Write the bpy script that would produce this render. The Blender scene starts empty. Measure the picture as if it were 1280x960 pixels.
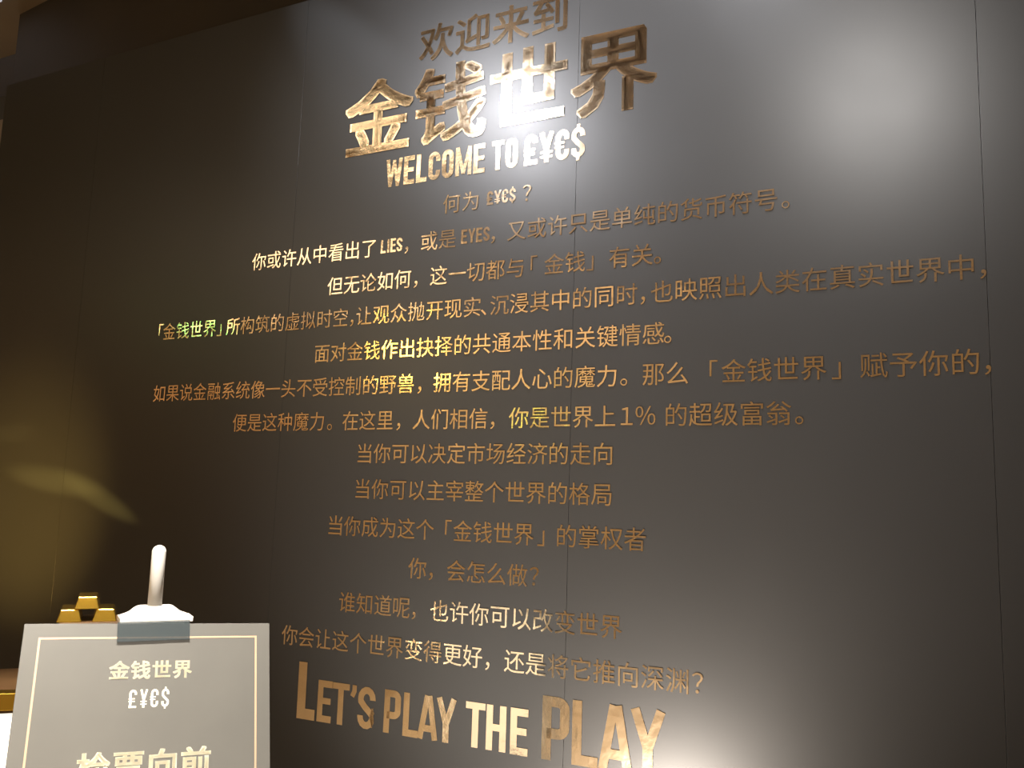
import bpy, bmesh, math, random
from mathutils import Vector, Matrix, Euler

# ------------------------------------------------------------------ camera
S = bpy.context.scene
COL = S.collection
random.seed(4)
cam_data = bpy.data.cameras.new('camera')
cam_data.sensor_width = 36.0
cam_data.lens = 36.0 * 1116.16 / 1280.0
cam_data.clip_start = 0.02
cam = bpy.data.objects.new('camera', cam_data)
COL.objects.link(cam)
_r = Vector((0.89509815, 0.44478612, 0.03105813))
_u = Vector((0.03285116, -0.13525785, 0.99026568))
_w = Vector((-0.44465729, 0.88536468, 0.13568079))
M = Matrix.Identity(4)
for i in range(3):
    M[i][0], M[i][1], M[i][2] = _r[i], _u[i], -_w[i]
M.translation = Vector((1.48443, -2.69297, 1.5))
cam.matrix_world = M
S.camera = cam

# ------------------------------------------------------------------ colour management
S.view_settings.view_transform = 'Standard'
S.view_settings.look = 'None'
S.view_settings.gamma = 1.0
S.view_settings.use_curve_mapping = False
S.view_settings.exposure = 0.0
S.cycles.use_denoising = True
S.cycles.max_bounces = 6
S.cycles.sample_clamp_indirect = 4.0

# ------------------------------------------------------------------ world: dim ambient of the hall
world = bpy.data.worlds.new('world')
S.world = world
world.use_nodes = True
world.node_tree.nodes['Background'].inputs[0].default_value = (0.80, 0.72, 0.62, 1)
world.node_tree.nodes['Background'].inputs[1].default_value = 0.05


# ------------------------------------------------------------------ lamps
def spot(name, loc, target, watts, size_deg, color=(1, 1, 1), radius=0.05, blend=1.0,
         along=None, squash=1.0):
    d = bpy.data.lights.new(name, 'SPOT')
    d.energy = watts
    d.color = color
    d.spot_size = math.radians(size_deg)
    d.spot_blend = blend
    d.shadow_soft_size = radius
    o = bpy.data.objects.new(name, d)
    COL.objects.link(o)
    loc, target = Vector(loc), Vector(target)
    z = (loc - target).normalized()
    if along is None:
        q = (target - loc).to_track_quat('-Z', 'Y').to_matrix()
    else:
        a = Vector(along)
        x = (a - z * a.dot(z)).normalized()
        y = z.cross(x)
        q = Matrix((x, y, z)).transposed()
    o.matrix_world = Matrix.Translation(loc) @ q.to_4x4() @ Matrix.Diagonal((1, squash, 1, 1))
    return o


def area(name, loc, target, watts, sx, sy, color=(1, 1, 1)):
    d = bpy.data.lights.new(name, 'AREA')
    d.shape = 'RECTANGLE'
    d.size, d.size_y = sx, sy
    d.energy = watts
    d.color = color
    o = bpy.data.objects.new(name, d)
    COL.objects.link(o)
    o.location = loc
    o.rotation_euler = (Vector(target) - Vector(loc)).to_track_quat('-Z', 'Y').to_euler()
    return o


def bulb(name, loc, watts, radius, color=(1, 1, 1)):
    d = bpy.data.lights.new(name, 'POINT')
    d.energy = watts
    d.color = color
    d.shadow_soft_size = radius
    o = bpy.data.objects.new(name, d)
    COL.objects.link(o)
    o.location = loc
    return o


# track spotlights whose sheen shows in the satin black wall
spot('track_spotlight', (-0.77, -1.80, 3.77), (0.35, 0, 2.9), 205, 88, (0.95, 0.95, 1.0), 0.06, 1.0)
spot('track_spotlight', (1.13, -2.50, 3.83), (1.15, 0, 2.7), 150, 90, (1.0, 0.96, 0.92), 0.16, 1.0)
# unseen spots added to brighten the wall around the heading
spot('wall_fill', (0.75, -0.6, 4.33), (0.65, 0, 3.1), 300, 78, (0.95, 0.95, 1.0), 0.05, 1.0)
spot('low_wall_fill', (0.35, -1.25, 0.1), (0.35, 0, 1.35), 380, 92, (1.0, 0.88, 0.76), 0.05, 1.0)  # added spot that lifts the lower part of the wall
spot('wall_fill', (-1.05, -0.55, 4.3), (-0.58, 0, 3.14), 55, 44, (0.82, 0.90, 1.0), 0.02, 1.0,
     along=(0.45, 0, -0.48), squash=0.35)  # added narrow spot imitating the left streak of haze
spot('wall_fill', (0.75, -0.55, 4.3), (1.00, 0, 3.02), 24, 38, (0.90, 0.95, 1.0), 0.02, 1.0,
     along=(0.25, 0, -0.40), squash=0.3)  # fainter added spot imitating the right streak of haze
# spot on the poster stand
spot('display_spotlight', (0.95, -2.35, 3.6), (0.02, -1.40, 1.22), 980, 24, (1.0, 0.92, 0.80), 0.06, 0.6)
# unseen warm area lights added in the hall for the foil to reflect
area('hall_fill', (-5.1, -5.4, 4.3), (-5.1, -5.4, 0), 58, 2.6, 2.6, (1.0, 0.80, 0.56))
area('hall_fill', (-8.6, -6.6, 4.3), (-8.6, -6.6, 0), 32, 1.6, 1.6, (1.0, 0.62, 0.36))
area('hall_fill', (3.6, -5.0, 4.3), (2.0, -6.0, 0), 70, 1.2, 1.2, (1.0, 0.80, 0.56))
area('hall_fill', (-2.4, -2.75, 4.3), (-2.4, -2.75, 0), 9, 0.7, 1.2, (1.0, 0.86, 0.64))  # added where its reflection turns the first heading character cream
area('rear_wall_fill', (-3.9, -7.1, 4.2), (-3.9, -8.0, 2.2), 55, 4.0, 0.2, (1.0, 0.84, 0.62))  # added to brighten the rear wall, facing away from the foil
spot('ceiling_fill', (-1.3, -4.2, 0.15), (-1.3, -4.0, 4.4), 260, 110, (1.0, 0.86, 0.70), 0.05, 0.8)  # added to lighten the ceiling mirrored in the heading
spot('floor_fill', (-0.3, -3.5, 4.3), (-0.3, -3.5, 0), 800, 75, (1.0, 0.86, 0.68), 0.08, 0.8)  # added to lighten the floor mirrored in the slogan
bulb('upper_left_fill', (-7.2, 3.6, 3.2), 45, 0.1, (1.0, 0.85, 0.62))  # added to brighten the ceiling and far wall at upper left
# added bulbs, placed so their reflections make single foil characters glint
bulb('foil_glint_fill', (-2.23, -3.0, 2.62), 14, 0.13, (1.0, 0.66, 0.12))
bulb('foil_glint_fill', (-1.82, -3.0, 0.60), 3, 0.05, (1.0, 0.90, 0.62))
bulb('green_glint_fill', (-4.48, -3.0, 3.01), 2.6, 0.045, (0.10, 1.0, 0.25))
bulb('green_glint_fill', (-1.15, -3.0, 2.14), 0.7, 0.07, (0.65, 0.9, 0.10))
# added spots imitating gold light reflected onto the wall by the bullion
G = (1.0, 0.62, 0.14)
spot('gold_glow', (-2.1, -1.5, 0.9), (-2.35, 0, 1.45), 260, 46, G, 0.05, 1.0)
spot('gold_glow', (-2.2, -0.8, 0.8), (-2.16, 0, 1.55), 130, 40, (1.0, 0.74, 0.18), 0.01, 1.0,
     along=(1, 0, -0.12), squash=0.13)
spot('gold_glow', (-1.9, -0.8, 0.8), (-1.86, 0, 1.485), 110, 34, (1.0, 0.74, 0.18), 0.01, 1.0,
     along=(1, 0, -0.38), squash=0.14)
spot('gold_glow', (-2.6, -0.8, 1.0), (-2.48, 0, 1.765), 30, 22, (1.0, 0.70, 0.2), 0.01, 1.0,
     along=(1, 0, 0.05), squash=0.2)


# ------------------------------------------------------------------ materials
def principled(name, color, rough=0.5, metal=0.0, spec=0.5):
    m = bpy.data.materials.new(name)
    m.use_nodes = True
    b = m.node_tree.nodes['Principled BSDF']
    b.inputs['Base Color'].default_value = (*color, 1)
    b.inputs['Roughness'].default_value = rough
    b.inputs['Metallic'].default_value = metal
    b.inputs['Specular IOR Level'].default_value = spec
    return m, m.node_tree, b


def add_noise(nt, scale, detail=3.0, rough=0.5, coord='Object'):
    tc = nt.nodes.new('ShaderNodeTexCoord')
    n = nt.nodes.new('ShaderNodeTexNoise')
    n.inputs['Scale'].default_value = scale
    n.inputs['Detail'].default_value = detail
    n.inputs['Roughness'].default_value = rough
    nt.links.new(tc.outputs[coord], n.inputs['Vector'])
    return n


def add_bump(nt, b, src, strength, dist):
    bp = nt.nodes.new('ShaderNodeBump')
    bp.inputs['Strength'].default_value = strength
    bp.inputs['Distance'].default_value = dist
    nt.links.new(src, bp.inputs['Height'])
    nt.links.new(bp.outputs['Normal'], b.inputs['Normal'])
    return bp


def mottled(name, c1, c2, scale, rough, bump=0.05, dist=0.002, metal=0.0, spec=0.5, detail=4):
    m, nt, b = principled(name, c1, rough, metal, spec)
    n = add_noise(nt, scale, detail)
    r = nt.nodes.new('ShaderNodeValToRGB')
    r.color_ramp.elements[0].position = 0.3
    r.color_ramp.elements[1].position = 0.7
    r.color_ramp.elements[0].color = (*c1, 1)
    r.color_ramp.elements[1].color = (*c2, 1)
    nt.links.new(n.outputs['Fac'], r.inputs['Fac'])
    nt.links.new(r.outputs['Color'], b.inputs['Base Color'])
    if bump:
        add_bump(nt, b, n.outputs['Fac'], bump, dist)
    return m


def wall_mat():
    m, nt, b = principled('satin_black_board', (0.0245, 0.0245, 0.0245), 0.34, 0.0, 0.5)
    n = add_noise(nt, 2.2, 4, 0.55)
    mr = nt.nodes.new('ShaderNodeMapRange')
    mr.inputs['To Min'].default_value = 0.31
    mr.inputs['To Max'].default_value = 0.39
    nt.links.new(n.outputs['Fac'], mr.inputs['Value'])
    nt.links.new(mr.outputs['Result'], b.inputs['Roughness'])
    n2 = add_noise(nt, 260, 2)
    add_bump(nt, b, n2.outputs['Fac'], 0.05, 0.0006)
    return m


def foil_mat(name, base, rough, wav):
    m, nt, b = principled(name, base, rough, 1.0, 0.5)
    tc = nt.nodes.new('ShaderNodeTexCoord')
    geo = nt.nodes.new('ShaderNodeNewGeometry')
    n = nt.nodes.new('ShaderNodeTexNoise')
    n.inputs['Scale'].default_value = 26
    n.inputs['Detail'].default_value = 3
    nt.links.new(geo.outputs['Position'], n.inputs['Vector'])
    n2 = nt.nodes.new('ShaderNodeTexNoise')
    n2.inputs['Scale'].default_value = 5
    nt.links.new(geo.outputs['Position'], n2.inputs['Vector'])
    ma = nt.nodes.new('ShaderNodeMath')
    ma.operation = 'MULTIPLY_ADD'
    ma.inputs[1].default_value = 0.22
    nt.links.new(n.outputs['Fac'], ma.inputs[0])
    nt.links.new(n2.outputs['Fac'], ma.inputs[2])
    add_bump(nt, b, ma.outputs[0], wav, 0.012)
    return m


MAT_WALL = wall_mat()
MAT_FOIL = foil_mat('gold_foil', (0.94, 0.77, 0.55), 0.145, 0.30)
MAT_SIGN_FOIL = principled('pale_gold_foil', (0.98, 0.93, 0.72), 0.42, 0.1)[0]
MAT_BRONZE = mottled('dark_soffit_paint', (0.030, 0.023, 0.017), (0.042, 0.032, 0.022), 1.4, 0.7, 0.03)
MAT_CEIL = mottled('warm_brown_ceiling', (0.27, 0.20, 0.135), (0.32, 0.24, 0.165), 2.0, 0.8, 0.05)
MAT_REAR = mottled('beige_hall_wall', (0.60, 0.47, 0.32), (0.70, 0.56, 0.39), 0.8, 0.8, 0.03)
MAT_FLOOR = mottled('pale_stone_floor', (0.36, 0.30, 0.23), (0.44, 0.37, 0.29), 1.5, 0.35, 0.03)
MAT_BOARD = mottled('charcoal_laminate', (0.125, 0.122, 0.114), (0.14, 0.136, 0.126), 7, 0.36, 0.06, 0.0008)
MAT_BORDER = principled('rose_gold_print', (0.60, 0.40, 0.27), 0.4, 0.2)[0]
MAT_WHITE = mottled('white_plastic', (0.88, 0.86, 0.83), (0.91, 0.89, 0.86), 20, 0.35, 0.02, 0.0005)
MAT_METAL = principled('brushed_steel', (0.55, 0.55, 0.55), 0.35, 1.0)[0]
MAT_GOLD = mottled('polished_gold', (0.78, 0.50, 0.07), (0.85, 0.58, 0.10), 9, 0.22, 0.05, 0.001, metal=1.0)
MAT_BROWN = mottled('brown_box_card', (0.10, 0.05, 0.02), (0.14, 0.075, 0.03), 12, 0.5, 0.05)
MAT_PED = mottled('black_plinth_lacquer', (0.02, 0.02, 0.02), (0.03, 0.03, 0.028), 6, 0.3, 0.02)
MAT_GROOVE = principled('joint_black', (0.008, 0.008, 0.008), 0.8)[0]  # even near-black of the backing behind the panel joints
MAT_SCREW = principled('screw_metal', (0.7, 0.66, 0.58), 0.3, 1.0)[0]


def clear_mat():
    m, nt, b = principled('clear_jaw_plastic', (0.07, 0.09, 0.10), 0.2, 0.0)
    b.inputs['Alpha'].default_value = 0.5
    return m


def glow_mat(name, color, strength):
    m = bpy.data.materials.new(name)
    m.use_nodes = True
    nt = m.node_tree
    b = nt.nodes['Principled BSDF']
    b.inputs['Base Color'].default_value = (0.8, 0.78, 0.72, 1)
    b.inputs['Emission Color'].default_value = (*color, 1)
    b.inputs['Emission Strength'].default_value = strength
    return m


MAT_CLEAR = clear_mat()
MAT_LIGHTBOX = glow_mat('lit_opal_acrylic', (1.0, 0.93, 0.78), 1.1)
MAT_DIFFUSER = glow_mat('lit_ceiling_diffuser', (0.85, 0.88, 1.0), 0.55)


# ------------------------------------------------------------------ object helpers
def link(name, mesh, mat=None, parent=None):
    o = bpy.data.objects.new(name, mesh)
    COL.objects.link(o)
    if mat is not None and not mesh.materials:
        mesh.materials.append(mat)
    if parent is not None:
        o.parent = parent
    return o


def empty(name, loc=(0, 0, 0)):
    o = bpy.data.objects.new(name, None)
    o.empty_display_size = 0.05
    COL.objects.link(o)
    o.location = loc
    return o


def tag(o, label=None, cat=None, group=None, kind=None):
    if label: o['label'] = label
    if cat: o['category'] = cat
    if group: o['group'] = group
    if kind: o['kind'] = kind
    return o


def finish(bm, name, bevel=0.0, seg=2):
    if bevel:
        bmesh.ops.bevel(bm, geom=list(bm.edges), offset=bevel, segments=seg, affect='EDGES', profile=0.5)
    bmesh.ops.recalc_face_normals(bm, faces=list(bm.faces))
    me = bpy.data.meshes.new(name)
    bm.to_mesh(me)
    bm.free()
    return me


def box(x0, x1, y0, y1, z0, z1, name='box', bevel=0.0):
    bm = bmesh.new()
    v = [bm.verts.new(p) for p in ((x0, y0, z0), (x1, y0, z0), (x1, y1, z0), (x0, y1, z0),
                                   (x0, y0, z1), (x1, y0, z1), (x1, y1, z1), (x0, y1, z1))]
    for f in ((0, 1, 2, 3), (4, 5, 6, 7), (0, 1, 5, 4), (1, 2, 6, 5), (2, 3, 7, 6), (3, 0, 4, 7)):
        bm.faces.new([v[i] for i in f])
    return finish(bm, name, bevel)


def lathe(profile, name, n=32):
    bm = bmesh.new()
    rings = []
    for r, z in profile:
        if r < 1e-6:
            rings.append([bm.verts.new((0, 0, z))])
        else:
            rings.append([bm.verts.new((r * math.cos(2 * math.pi * i / n), r * math.sin(2 * math.pi * i / n), z))
                          for i in range(n)])
    for a, b in zip(rings, rings[1:]):
        for i in range(n):
            j = (i + 1) % n
            if len(a) == 1 and len(b) == 1: continue
            if len(a) == 1: bm.faces.new((a[0], b[i], b[j]))
            elif len(b) == 1: bm.faces.new((a[i], a[j], b[0]))
            else: bm.faces.new((a[i], a[j], b[j], b[i]))
    me = finish(bm, name)
    for p in me.polygons: p.use_smooth = True
    return me


def extrude_outline(pts, y0, y1, name, bevel=0.0):
    bm = bmesh.new()
    a = [bm.verts.new((x, y0, z)) for x, z in pts]
    b = [bm.verts.new((x, y1, z)) for x, z in pts]
    bm.faces.new(a)
    bm.faces.new(b[::-1])
    n = len(pts)
    for i in range(n):
        bm.faces.new((a[i], a[(i + 1) % n], b[(i + 1) % n], b[i]))
    return finish(bm, name, bevel, 3)


# ------------------------------------------------------------------ the setting
WALL_TOP = 3.556
root = empty('wall_back')
tag(root, 'satin black free-standing exhibition wall carrying the gold lettering', kind='structure')
xs = [-2.817, -2.090, -0.867, 0.351, 1.570, 2.790]
gap = 0.0009
for i in range(5):
    link('wall_panel', box(xs[i] + gap / 2, xs[i + 1] - gap / 2, 0.0, 0.03, 0.0, WALL_TOP, 'wall_panel', 0.0004), MAT_WALL, root)
link('wall_frame', box(xs[0] + 0.004, xs[-1], 0.0295, 0.12, 0.0, WALL_TOP - 0.004, 'wall_frame'), MAT_GROOVE, root)

fl = link('floor', box(-10, 6, -8, 5.0, -0.1, 0.0), MAT_FLOOR); tag(fl, kind='structure')
cl = link('ceiling', box(-10, 6, -8, 5.0, 4.4, 4.5), MAT_CEIL); tag(cl, kind='structure')
wr = link('wall_rear', box(-10, 6, -8.1, -8.0, 0, 4.4), MAT_REAR); tag(wr, kind='structure')
wl = link('wall_left', box(-10.1, -10, -8, 5.0, 0, 4.4), MAT_REAR); tag(wl, kind='structure')
wf = link('wall_far', box(-10, 6, 5.0, 5.1, 0, 4.4), MAT_REAR); tag(wf, kind='structure')
wg = link('wall_right', box(6, 6.1, -8, 5.0, 0, 4.4), MAT_BRONZE); tag(wg, kind='structure')

# dark soffit over and behind the wall: its upper edge runs slightly askew to the wall
a = Vector((-3.5876, 0.5135)); b = Vector((-3.2779, 0.4764))
dv = (b - a).normalized(); nv = Vector((-dv.y, dv.x))
bm = bmesh.new()
ln = 7.5
base = [a, a + dv * ln, a + dv * ln + nv * 1.6, a + nv * 1.6]
lo = [bm.verts.new((p.x, p.y, 3.60)) for p in base]
hi = [bm.verts.new((p.x, p.y, 4.4)) for p in base]
bm.faces.new(lo); bm.faces.new(hi)
for i in range(4):
    bm.faces.new((lo[i], lo[(i + 1) % 4], hi[(i + 1) % 4], hi[i]))
so = link('trim_1', finish(bm, 'soffit'), MAT_BRONZE)
tag(so, 'dark brown soffit above and behind the black wall', kind='structure')
so2 = link('trim_2', box(-5.6, -3.45, 0.53, 0.75, 3.895, 4.155), MAT_BRONZE)
tag(so2, 'dark brown beam running left from the soffit', kind='structure')

cp = link('ceiling_light', box(-4.5, -3.53, -0.3, 0.36, 4.385, 4.3995, 'panel', 0.002), MAT_DIFFUSER)
tag(cp, 'cool white ceiling light panel at the upper left corner', 'ceiling light')

# ------------------------------------------------------------------ lettering
FONT_CACHE = {}
DG = None


def font_glyph(ch, bold=0.0, thick=0.012):
    """see below; bold is the extra stroke half-width in em"""
    if bold: return heavy_glyph(ch, bold, thick)
    return thin_glyph(ch, thick)


def heavy_glyph(ch, r, thick):
    """dilate the plain glyph by laying shifted copies over one another"""
    key = (ch, r, thick)
    if key in FONT_CACHE: return FONT_CACHE[key]
    src = thin_glyph(ch, thick)
    bm = bmesh.new()
    rz = r * 0.72
    for dx, dz in ((-r, -rz), (0, -rz), (r, -rz), (-r, 0), (r, 0), (-r, rz), (0, rz), (r, rz), (0, 0)):
        n0 = len(bm.verts)
        bm.from_mesh(src)
        bm.verts.ensure_lookup_table()
        for v in bm.verts[n0:]:
            v.co.x += dx; v.co.z += dz
    me = bpy.data.meshes.new('glyph')
    bm.to_mesh(me); bm.free()
    FONT_CACHE[key] = me
    return me


def thin_glyph(ch, thick=0.012):
    """mesh of one character of the built-in font, em = 1, standing in the XZ plane, front towards -Y"""
    key = (ch, 0, thick)
    if key in FONT_CACHE: return FONT_CACHE[key]
    c = bpy.data.curves.new('glyph', 'FONT')
    c.body = ch
    c.extrude = thick / 2
    c.resolution_u = 3
    o = bpy.data.objects.new('glyph', c)
    COL.objects.link(o)
    bpy.context.view_layer.update()
    me = bpy.data.meshes.new_from_object(o.evaluated_get(bpy.context.evaluated_depsgraph_get()))
    bpy.data.objects.remove(o)
    bpy.data.curves.remove(c)
    me.transform(Matrix.Rotation(math.pi / 2, 4, 'X') @ Matrix.Translation((0, 0, thick / 2)))
    me.name = 'glyph'
    FONT_CACHE[key] = me
    return me


def arc(cx, cy, rx, ry, a0, a1, n=7):
    return [(cx + rx * math.cos(math.radians(a0 + (a1 - a0) * i / n)),
             cy + ry * math.sin(math.radians(a0 + (a1 - a0) * i / n))) for i in range(n + 1)]


def latin_strokes(ch, w, s):
    """condensed sans capitals, cap height 1: list of (points, closed, half width)"""
    h = s / 2
    k = s * 0.46
    rx = w / 2 - h
    ry = rx * 1.15
    top = lambda a0, a1: arc(w / 2, 1 - h - ry, rx, ry, a0, a1)
    bot = lambda a0, a1: arc(w / 2, h + ry, rx, ry, a0, a1)
    if ch == 'I': return [([(w / 2, 0), (w / 2, 1)], 0, h)]
    if ch == 'L': return [([(h, 1), (h, k), (w, k)], 0, h)]
    if ch == 'E': return [([(w, 1 - k), (h, 1 - k), (h, k), (w, k)], 0, h), ([(h, .51), (w * .92, .51)], 0, k)]
    if ch == 'F': return [([(w, 1 - k), (h, 1 - k), (h, 0)], 0, h), ([(h, .5), (w * .92, .5)], 0, k)]
    if ch == 'T': return [([(0, 1 - k), (w, 1 - k)], 0, k), ([(w / 2, 1 - k), (w / 2, 0)], 0, h)]
    if ch == 'H': return [([(h, 0), (h, 1)], 0, h), ([(w - h, 0), (w - h, 1)], 0, h), ([(h, .51), (w - h, .51)], 0, k)]
    if ch == 'A': return [([(h * .8, 0), (w / 2 - h * .35, 1)], 0, h * .9), ([(w - h * .8, 0), (w / 2 + h * .35, 1)], 0, h * .9),
                          ([(w * .2, .25), (w * .8, .25)], 0, k)]
    if ch in 'Y¥':
        r = [([(h * .8, 1), (w / 2, .40)], 0, h * .9), ([(w - h * .8, 1), (w / 2, .40)], 0, h * .9), ([(w / 2, 0), (w / 2, .46)], 0, h)]
        if ch == '¥': r += [([(w * .08, .34), (w * .92, .34)], 0, k * .5), ([(w * .08, .19), (w * .92, .19)], 0, k * .5)]
        return r
    if ch == 'W': return [([(h * .8, 1), (w * .27, 0)], 0, h * .85), ([(w * .27, 0), (w / 2, .95)], 0, h * .7),
                          ([(w / 2, .95), (w * .73, 0)], 0, h * .7), ([(w * .73, 0), (w - h * .8, 1)], 0, h * .85)]
    if ch == 'M': return [([(h * .85, 0), (h * .85, 1)], 0, h * .85), ([(w - h * .85, 0), (w - h * .85, 1)], 0, h * .85),
                          ([(h * .95, 1), (w / 2, .06)], 0, h * .75), ([(w - h * .95, 1), (w / 2, .06)], 0, h * .75)]
    if ch == 'O': return [(top(180, 0) + bot(0, -180), 1, h)]
    if ch in 'C€':
        p = [(w - h, .66)] + top(0, 180) + bot(180, 360) + [(w - h, .34)]
        r = [(p, 0, h)]
        if ch == '€': r += [([(-w * .10, .57), (w * .66, .57)], 0, k * .5), ([(-w * .10, .43), (w * .62, .43)], 0, k * .5)]
        return r
    if ch in 'S$':
        p = [(w - h, .69)] + top(0, 180) + [(h, .70), (h * 1.1, .64), (w * .40, .52), (w * .60, .44), (w - h * 1.1, .34)] \
            + [(w - h, .28)] + bot(0, -180) + [(h, .31)]
        r = [(p, 0, h)]
        if ch == '$': r += [([(w / 2, 1 - k), (w / 2, 1.10)], 0, h * .7), ([(w / 2, k), (w / 2, -.10)], 0, h * .7)]
        return r
    if ch == 'P':
        rr = (1 - k - (.42 + k)) / 2
        p = [(h, 0), (h, 1 - k), (w * .48, 1 - k)] + arc(w - h - rx * .8, 1 - k - ry * .6, rx * .8, ry * .6, 90, 0, 5) \
            + arc(w - h - rx * .8, .42 + ry * .6, rx * .8, ry * .6, 0, -90, 5) + [(h, .42)]
        return [(p, 0, h)]
    if ch == '£':
        p = [(w - h, .72)] + top(0, 180) + [(h * 1.15, .62), (h * 1.5, .42), (h * 1.35, .2), (h * .9, k)]
        return [(p, 0, h), ([(0, k), (w, k)], 0, k), ([(-w * .05, .50), (w * .78, .50)], 0, k * .55), ([(-w * .05, .36), (w * .78, .36)], 0, k * .55)]
    if ch == "'": return [([(w * .62, 1), (w * .62, .86), (w * .3, .72)], 0, h * .8)]
    raise ValueError(ch)


LATIN_CACHE = {}


def latin_glyph(ch, w, s=0.165, thick=0.006):
    key = (ch, round(w, 3), round(s, 3), thick)
    if key in LATIN_CACHE: return LATIN_CACHE[key]
    bm = bmesh.new()
    for si, (pts, closed, hw) in enumerate(latin_strokes(ch, w, s)):
        pts = [Vector(p) for p in pts]
        clean = [pts[0]]
        for p in pts[1:]:
            if (p - clean[-1]).length > 1e-4: clean.append(p)
        if closed and (clean[0] - clean[-1]).length < 1e-4: clean.pop()
        pts = clean
        n = len(pts)
        L, R = [], []
        for i, p in enumerate(pts):
            if closed: pa, pb = pts[i - 1], pts[(i + 1) % n]
            else: pa, pb = pts[max(i - 1, 0)], pts[min(i + 1, n - 1)]
            d1 = (p - pa).normalized() if (p - pa).length > 1e-6 else (pb - p).normalized()
            d2 = (pb - p).normalized() if (pb - p).length > 1e-6 else d1
            n1, n2 = Vector((-d1.y, d1.x)), Vector((-d2.y, d2.x))
            m = (n1 + n2).normalized()
            m *= hw / max(0.35, m.dot(n1))
            L.append(p + m); R.append(p - m)
        y0 = -thick - si * 0.0004
        vf = [(bm.verts.new((a.x, y0, a.y)), bm.verts.new((b.x, y0, b.y)),
               bm.verts.new((a.x, 0, a.y)), bm.verts.new((b.x, 0, b.y))) for a, b in zip(L, R)]
        seg = n if closed else n - 1
        for i in range(seg):
            a, b = vf[i], vf[(i + 1) % n]
            bm.faces.new((a[0], a[1], b[1], b[0]))
            bm.faces.new((a[2], b[2], b[3], a[3]))
            bm.faces.new((a[0], b[0], b[2], a[2]))
            bm.faces.new((a[1], a[3], b[3], b[1]))
        if not closed:
            for a in (vf[0], vf[-1]): bm.faces.new((a[0], a[2], a[3], a[1]))
    me = finish(bm, 'glyph')
    LATIN_CACHE[key] = me
    return me


PUNCT = '，。、,？?「」\u2019\''


def part_name(ch):
    if ch in PUNCT or ch == "'": return 'punctuation_mark'
    if ch in '£¥€$%％': return 'symbol'
    if ch.isdigit(): return 'digit'
    if ch.isascii(): return 'letter'
    return 'character'


def put_glyph(root, me, ch, x, z, sx, sz, mat, tilt=0.0, y=0.0):
    if not me.materials: me.materials.append(mat)
    o = bpy.data.objects.new(part_name(ch), me)
    COL.objects.link(o)
    o.parent = root
    o.location = (x, y, z)
    o.scale = (sx, 0.06, sz)
    if tilt:
        # hand-applied foil never lies perfectly flat; lean the piece by a fraction of a degree
        o.rotation_euler = (math.radians(random.uniform(-tilt, tilt)), 0, math.radians(random.uniform(-tilt, tilt)))
    return o


EM = 0.0774
CEN = 0.385       # glyph centre above baseline, in em


def text_line(label, zc, items, em=EM, bold=0.0, tilt=0.9, group=None):
    """items: ('run', x_of_first_centre, text) full-width run; ('at', x_left_of_ink, ch) small mark; ('lat', x0, x1, text, cap)"""
    xa = [it[1] for it in items]
    r = empty('lettering_line', (sum(xa) / len(xa), -0.0006, zc))
    tag(r, label, 'lettering', 'gold foil lettering lines on the black wall')
    ox = r.location.x
    for it in items:
        if it[0] == 'run':
            adv = it[3] if len(it) > 3 else em
            for i, ch in enumerate(it[2]):
                if ch == ' ': continue
                put_glyph(r, font_glyph(ch, bold), ch, it[1] - ox + i * adv - 0.5 * em, -CEN * em, em, em, MAT_FOIL, tilt, -0.001)
        elif it[0] == 'at':
            me = font_glyph(it[2], bold)
            minx = min(v.co.x for v in me.vertices); maxx = max(v.co.x for v in me.vertices)
            put_glyph(r, me, it[2], it[1] - ox - (minx + maxx) / 2 * em, -CEN * em, em, em, MAT_FOIL, tilt, -0.001)
        elif it[0] == 'lat':
            _, x0, x1, txt, cap = it[:5]
            zoff = it[5] if len(it) > 5 else -cap / 2
            WD = {'I': .5, 'W': 1.45, 'M': 1.35, "'": .42, 'L': .92, 'E': .95, 'T': 1.02, ' ': .45, 'A': 1.12, 'Y': 1.1, '¥': 1.08}
            tot = sum(WD.get(c, 1.0) for c in txt) + 0.16 * (len(txt) - 1)
            k = (x1 - x0) / tot
            x = x0
            for c in txt:
                wd = WD.get(c, 1.0) * k
                if c != ' ':
                    put_glyph(r, latin_glyph(c, wd / cap, it[6] if len(it) > 6 else 0.165), c, x - ox, zoff, cap, cap, MAT_FOIL, tilt, -0.001)
                x += wd + 0.16 * k
    return r


# heading
text_line('small gold foil line reading 欢迎来到 at the top, above the giant heading characters', 3.235,
          [('run', -0.232, '欢迎来到', 0.157)], em=0.155, bold=0.014, tilt=0.5)
text_line('giant bold gold foil heading reading 金钱世界', 2.856 + CEN * 0.32,
          [('run', -0.642 + 0.16, '金钱世界', 0.32)], em=0.32, bold=0.026, tilt=0.35)
text_line('gold foil line in condensed capitals reading WELCOME TO £¥€$', 2.740,
          [('lat', -0.431, -0.004, 'WELCOME', 0.109), ('lat', 0.024, 0.127, 'TO', 0.109),
           ('lat', 0.154, 0.382, '£¥€$', 0.109)], tilt=0.6)
text_line('short faint foil line reading 何为 £¥€$ ? under the WELCOME line', 2.585,
          [('run', -0.136, '何为', 0.080), ('lat', 0.010, 0.124, '£¥€$', 0.050), ('at', 0.168, '？')])
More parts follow.
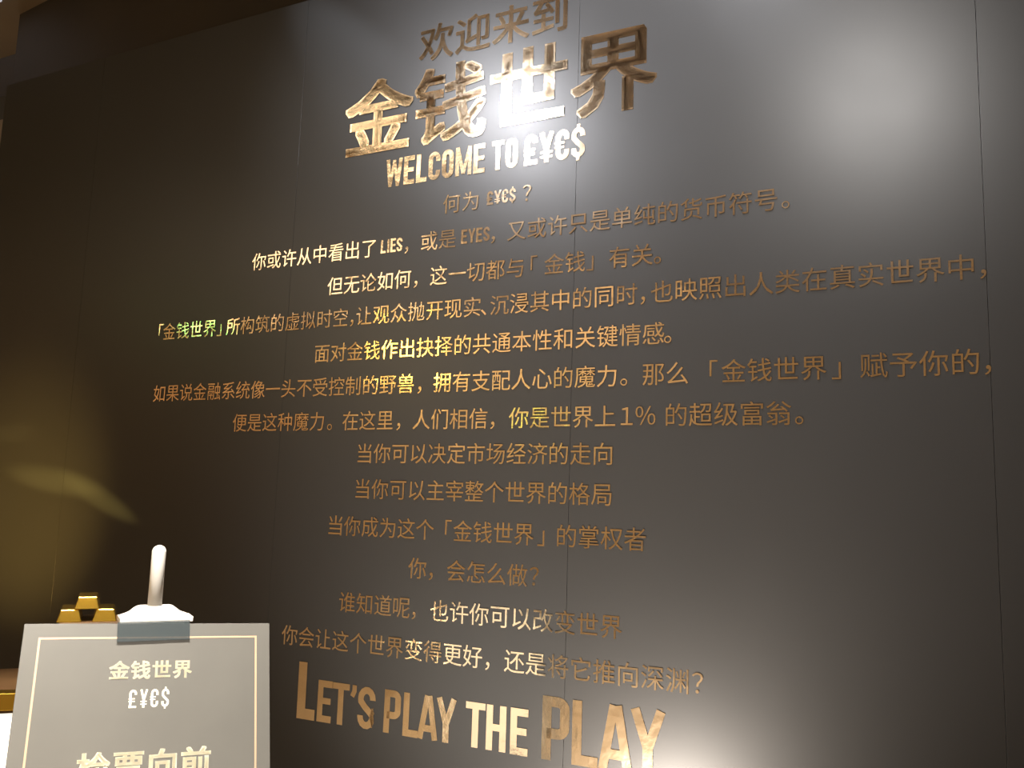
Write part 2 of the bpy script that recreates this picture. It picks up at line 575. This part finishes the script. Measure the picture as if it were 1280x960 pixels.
# body copy
text_line('gold foil line beginning 你或许从中看出了 LIES, first long line of the text', 2.454,
          [('run', -1.034, '你或许从中看出了'), ('lat', -0.438, -0.342, 'LIES', 0.052), ('at', -0.322, '，'),
           ('run', -0.225, '或是'), ('lat', -0.090, 0.026, 'EYES', 0.052), ('at', 0.040, '，'),
           ('run', 0.132, '又或许只是单纯的货币符号'), ('at', 1.041, '。')])
text_line('second body line of gold foil text, 但无论如何 at left, fading into the wall at right', 2.320,
          [('run', -0.642, '但无论如何'), ('at', -0.275, '，'), ('run', -0.642 + 6 * EM, '这一切都与'), ('at', 0.203, '「'),
           ('run', 0.278, '金钱'), ('at', 0.409, '」'), ('run', 0.512, '有关'), ('at', 0.641, '。')])
text_line('longest foil line, beginning 「金钱世界」所构筑的虚拟时空', 2.193,
          [('at', -1.560, '「'), ('run', -1.508, '金钱世界'), ('at', -1.224, '」'), ('run', -1.149, '所构筑的虚拟时空'),
           ('at', -0.553, '，'), ('run', -0.498, '让观众抛开现实'), ('at', 0.013, '、'), ('run', 0.074, '沉浸其中的同时'),
           ('at', 0.594, '，'), ('run', 0.657, '也映照出人类在真实世界中'), ('at', 1.562, '，')])
text_line('gold foil line whose middle characters 作出抉择 glint bright yellow', 2.059,
          [('run', -0.686, '面对金钱作出抉择的共通本性和关键情感'), ('at', 0.677, '。')])
text_line('gold foil line beginning 如果说金融系统像, brown red at its left end', 1.928,
          [('run', -1.536, '如果说金融系统像一头不受控制的野兽'), ('at', -0.237, '，'),
           ('run', -1.536 + 18 * EM, '拥有支配人心的魔力'), ('at', 0.533, '。'), ('run', -1.536 + 28 * EM, '那么'),
           ('at', 0.822, '「'), ('run', 0.883, '金钱世界'), ('at', 1.178, '」'), ('run', 1.278, '赋予你的'), ('at', 1.564, '，')])
text_line('gold foil line beginning 便是这种魔力 and containing 1%', 1.797,
          [('run', -1.076, '便是这种魔力'), ('at', -0.629, '。'), ('run', -1.076 + 7 * EM, '在这里'), ('at', -0.320, '，'),
           ('run', -1.076 + 11 * EM, '人们相信'), ('at', 0.063, '，'), ('run', -1.076 + 16 * EM, '你是世界上'),
           ('at', 0.545, '１'), ('at', 0.607, '％'), ('run', 0.705, '的超级富翁'), ('at', 1.073, '。')])
text_line('upper of the three lines that begin 当你, ending 走向, just under the 1% line', 1.676, [('run', -0.462, '当你可以决定市场经济的走向')])
text_line('middle of the three lines that begin 当你, ending 格局', 1.547, [('run', -0.463, '当你可以主宰整个世界的格局')])
text_line('lowest of the three lines that begin 当你, with corner brackets, ending 掌权者', 1.411,
          [('run', -0.576, '当你成为这个'), ('at', -0.095, '「'), ('run', -0.038, '金钱世界'), ('at', 0.256, '」'),
           ('run', 0.346, '的掌权者')])
text_line('shortest foil line of the lower text, reading 你，会怎么做?', 1.277,
          [('run', -0.213, '你'), ('at', -0.157, '，'), ('run', -0.213 + 2 * EM, '会怎么做'), ('at', 0.235, '？')])
text_line('line under the short question, beginning 谁知道呢, with shining 也许 near its middle', 1.140,
          [('run', -0.504, '谁知道呢'), ('at', -0.219, '，'), ('run', -0.504 + 5 * EM, '也许你可以改变世界')])
text_line('long foil line directly above the capital letter slogan, ending with a question mark', 1.002,
          [('run', -0.756, '你会让这个世界变得更好'), ('at', 0.075, '，'), ('run', -0.756 + 12 * EM, '还是将它推向深渊'),
           ('at', 0.775, '？')])
text_line("large gold foil slogan in capitals reading LET'S PLAY THE PLAY, lowest line", 0.8,
          [('lat', -0.702, -0.621, 'L', 0.198, -0.085, 0.19), ('lat', -0.611, -0.548, 'E', 0.142, -0.085),
           ('lat', -0.546, -0.472, 'T', 0.142, -0.085), ('lat', -0.468, -0.440, "'", 0.142, -0.085),
           ('lat', -0.434, -0.360, 'S', 0.142, -0.085), ('lat', -0.323, -0.255, 'P', 0.142, -0.085),
           ('lat', -0.244, -0.183, 'L', 0.142, -0.085), ('lat', -0.184, -0.106, 'A', 0.142, -0.085),
           ('lat', -0.112, -0.036, 'Y', 0.142, -0.085), ('lat', 0.000, 0.073, 'T', 0.142, -0.085),
           ('lat', 0.078, 0.150, 'H', 0.142, -0.085), ('lat', 0.166, 0.229, 'E', 0.142, -0.085),
           ('lat', 0.277, 0.370, 'P', 0.192, -0.085), ('lat', 0.380, 0.466, 'L', 0.192, -0.085),
           ('lat', 0.469, 0.576, 'A', 0.192, -0.085), ('lat', 0.571, 0.678, 'Y', 0.192, -0.085)], tilt=0.45)

# ------------------------------------------------------------------ poster stand
YAW = 0.9573
Q = Matrix.Rotation(YAW, 4, 'Z')
st = empty('poster_stand', (0.126, -1.452, 0))
st.rotation_euler = (0, 0, YAW)
tag(st, 'white plastic poster stand whose round-topped post rises above the charcoal board', 'stand')
link('base_plate', lathe([(0, 0), (0.16, 0), (0.165, 0.004), (0.165, 0.012), (0.155, 0.018), (0.02, 0.026), (0, 0.026)], 'base', 48), MAT_WHITE, st)
link('pole', lathe([(0, 0.026), (0.010, 0.026), (0.010, 1.26), (0, 1.26)], 'pole', 24), MAT_METAL, st)
prof = [(0, 1.262), (0.0128, 1.262), (0.0128, 1.394)]
prof += [(0.0128 * math.cos(t * math.pi / 16), 1.394 + 0.0128 * math.sin(t * math.pi / 16)) for t in range(1, 8)] + [(0, 1.4068)]
link('post_tip', lathe(prof, 'post', 32), MAT_WHITE, st)
half = [(0.063, 0.0), (0.0635, 0.0095), (0.056, 0.0102), (0.050, 0.0122), (0.044, 0.0160), (0.038, 0.0212), (0.032, 0.0255), (0.026, 0.027)]
outline = half + [(-x, z) for x, z in reversed(half)]
ob = link('clip_body', extrude_outline(outline, -0.036, 0.018, 'clip', 0.0012), MAT_WHITE, st)
ob.location = (0.002, 0, 1.268)
jw = link('clip_jaw', box(-0.062, 0.062, -0.003, -0.001, -0.032, 0.004, 'jaw', 0.0006), MAT_CLEAR, st)
jl = Q.inverted() @ (Vector((0.155, -1.4764, 1.2672)) - Vector((0.126, -1.452, 0)))
jw.location = jl + Vector((0, -0.003, 0))
jw.rotation_euler = (-0.4224, 0, 0)
hx = link('clip_hinge', box(-0.055, 0.055, -0.006, 0.010, 1.252, 1.270, 'hinge', 0.002), MAT_WHITE, st)

SIGN = Matrix.Translation((0.155, -1.4764, 1.2672)) @ Q @ Matrix.Rotation(-0.4224, 4, 'X') @ Matrix.Rotation(0.0314, 4, 'Y')
sg = empty('sign_board')
sg.matrix_world = SIGN
tag(sg, 'charcoal notice board with thin gold border, headed 金钱世界, clipped to the white stand', 'sign')
SH = 0.58
link('board', box(-0.21, 0.21, 0.0, 0.004, -SH, 0.0, 'board', 0.0008), MAT_BOARD, sg)
ins, t = 0.0244, 0.0034
link('border_line', box(-0.21 + ins, 0.21 - ins, -0.0005, 0.0002, -ins - t, -ins, 'line'), MAT_BORDER, sg)
link('border_line', box(-0.21 + ins, 0.21 - ins, -0.0005, 0.0002, -SH + ins, -SH + ins + t, 'line'), MAT_BORDER, sg)
for s in (-1, 1):
    x = s * (0.21 - ins - t / 2)
    link('border_line', box(x - t / 2, x + t / 2, -0.0005, 0.0002, -SH + ins + t, -ins - t, 'line'), MAT_BORDER, sg)


def sign_text(txt, em, adv, zc, bold):
    for i, ch in enumerate(txt):
        me = font_glyph(ch, bold, 0.0121)
        if not me.materials: me.materials.append(MAT_SIGN_FOIL)
        o = put_glyph(sg, me, ch, (i - (len(txt) - 1) / 2) * adv - em / 2, zc - CEN * em, em, em, MAT_SIGN_FOIL)


sign_text('金钱世界', 0.0335, 0.0352, -0.0834, 0.026)
sign_text('检票向前', 0.052, 0.0545, -0.243, 0.03)
xx = -0.0335
for ch in '£¥€$':
    put_glyph(sg, latin_glyph(ch, 0.40, 0.12, 0.0061), ch, xx, -0.133 - 0.0155, 0.031, 0.031, MAT_SIGN_FOIL)
    xx += 0.0178

# ------------------------------------------------------------------ bullion display
VD = Vector((-0.768, 0.640, 0))          # away from the sign, along the display
ang = math.atan2(VD.y, VD.x) - math.pi / 2


def ingot_mesh(wb, wt, lb, lt, h):
    bm = bmesh.new()
    v = [bm.verts.new(p) for p in ((-wb / 2, 0, 0), (wb / 2, 0, 0), (wb / 2, lb, 0), (-wb / 2, lb, 0),
                                   (-wt / 2, (lb - lt) / 2, h), (wt / 2, (lb - lt) / 2, h),
                                   (wt / 2, (lb + lt) / 2, h), (-wt / 2, (lb + lt) / 2, h))]
    for f in ((3, 2, 1, 0), (4, 5, 6, 7), (0, 1, 5, 4), (1, 2, 6, 5), (2, 3, 7, 6), (3, 0, 4, 7)):
        bm.faces.new([v[i] for i in f])
    return finish(bm, 'ingot', 0.0016, 2)


ING = ingot_mesh(0.050, 0.036, 0.11, 0.098, 0.0265)
ING.materials.append(MAT_GOLD)


def gold_bar(loc, rz, label, me=ING):
    o = link('gold_bar', me)
    o.location = loc
    o.rotation_euler = (0, 0, rz)
    tag(o, label, 'gold bar', 'gold bars on the display')
    return o


ZP = 1.2215
gold_bar((-0.2495, -1.3395, ZP), ang, 'lower left gold bar of the small pyramid behind the board')
gold_bar((-0.2055, -1.2850, ZP), ang, 'lower right gold bar of the small pyramid, beside the white clip')
gold_bar((-0.2300, -1.3130, ZP + 0.0267), ang, 'top gold bar of the small pyramid behind the board')

dsp = empty('light_box', (-0.34, -1.30, 0))
dsp.rotation_euler = (0, 0, ang)
tag(dsp, 'glowing white display box at the lower left edge under a gold bar', 'light box')
link('lit_body', box(-0.22, -0.035, -0.10, 0.395, 0.30, 1.040, 'body', 0.004), MAT_LIGHTBOX, dsp)
link('lid', box(-0.225, -0.030, -0.103, 0.40, 1.040, 1.046, 'lid', 0.001), MAT_BROWN, dsp)
link('plinth_foot', box(-0.20, -0.05, -0.08, 0.34, 0.0, 0.30, 'foot', 0.003), MAT_PED, dsp)
ped = empty('display_plinth', (-0.2225, -1.3065, 0))
ped.rotation_euler = (0, 0, ang)
tag(ped, 'slim white plinth behind the board, carrying the gold bar pyramid', 'plinth')
link('column', box(-0.058, 0.058, 0.002, 0.125, 0.0, ZP - 0.016, 'column', 0.002), MAT_WHITE, ped)
link('top_plate', box(-0.062, 0.062, -0.004, 0.13, ZP - 0.016, ZP - 0.0003, 'plate', 0.0015), MAT_BROWN, ped)

BIG = ingot_mesh(0.056, 0.040, 0.13, 0.118, 0.034)
BIG.materials.append(MAT_GOLD)
gold_bar((-0.300, -1.385, 1.0462), ang + math.radians(82), 'gold bar lying on the glowing white box at the left edge', BIG)
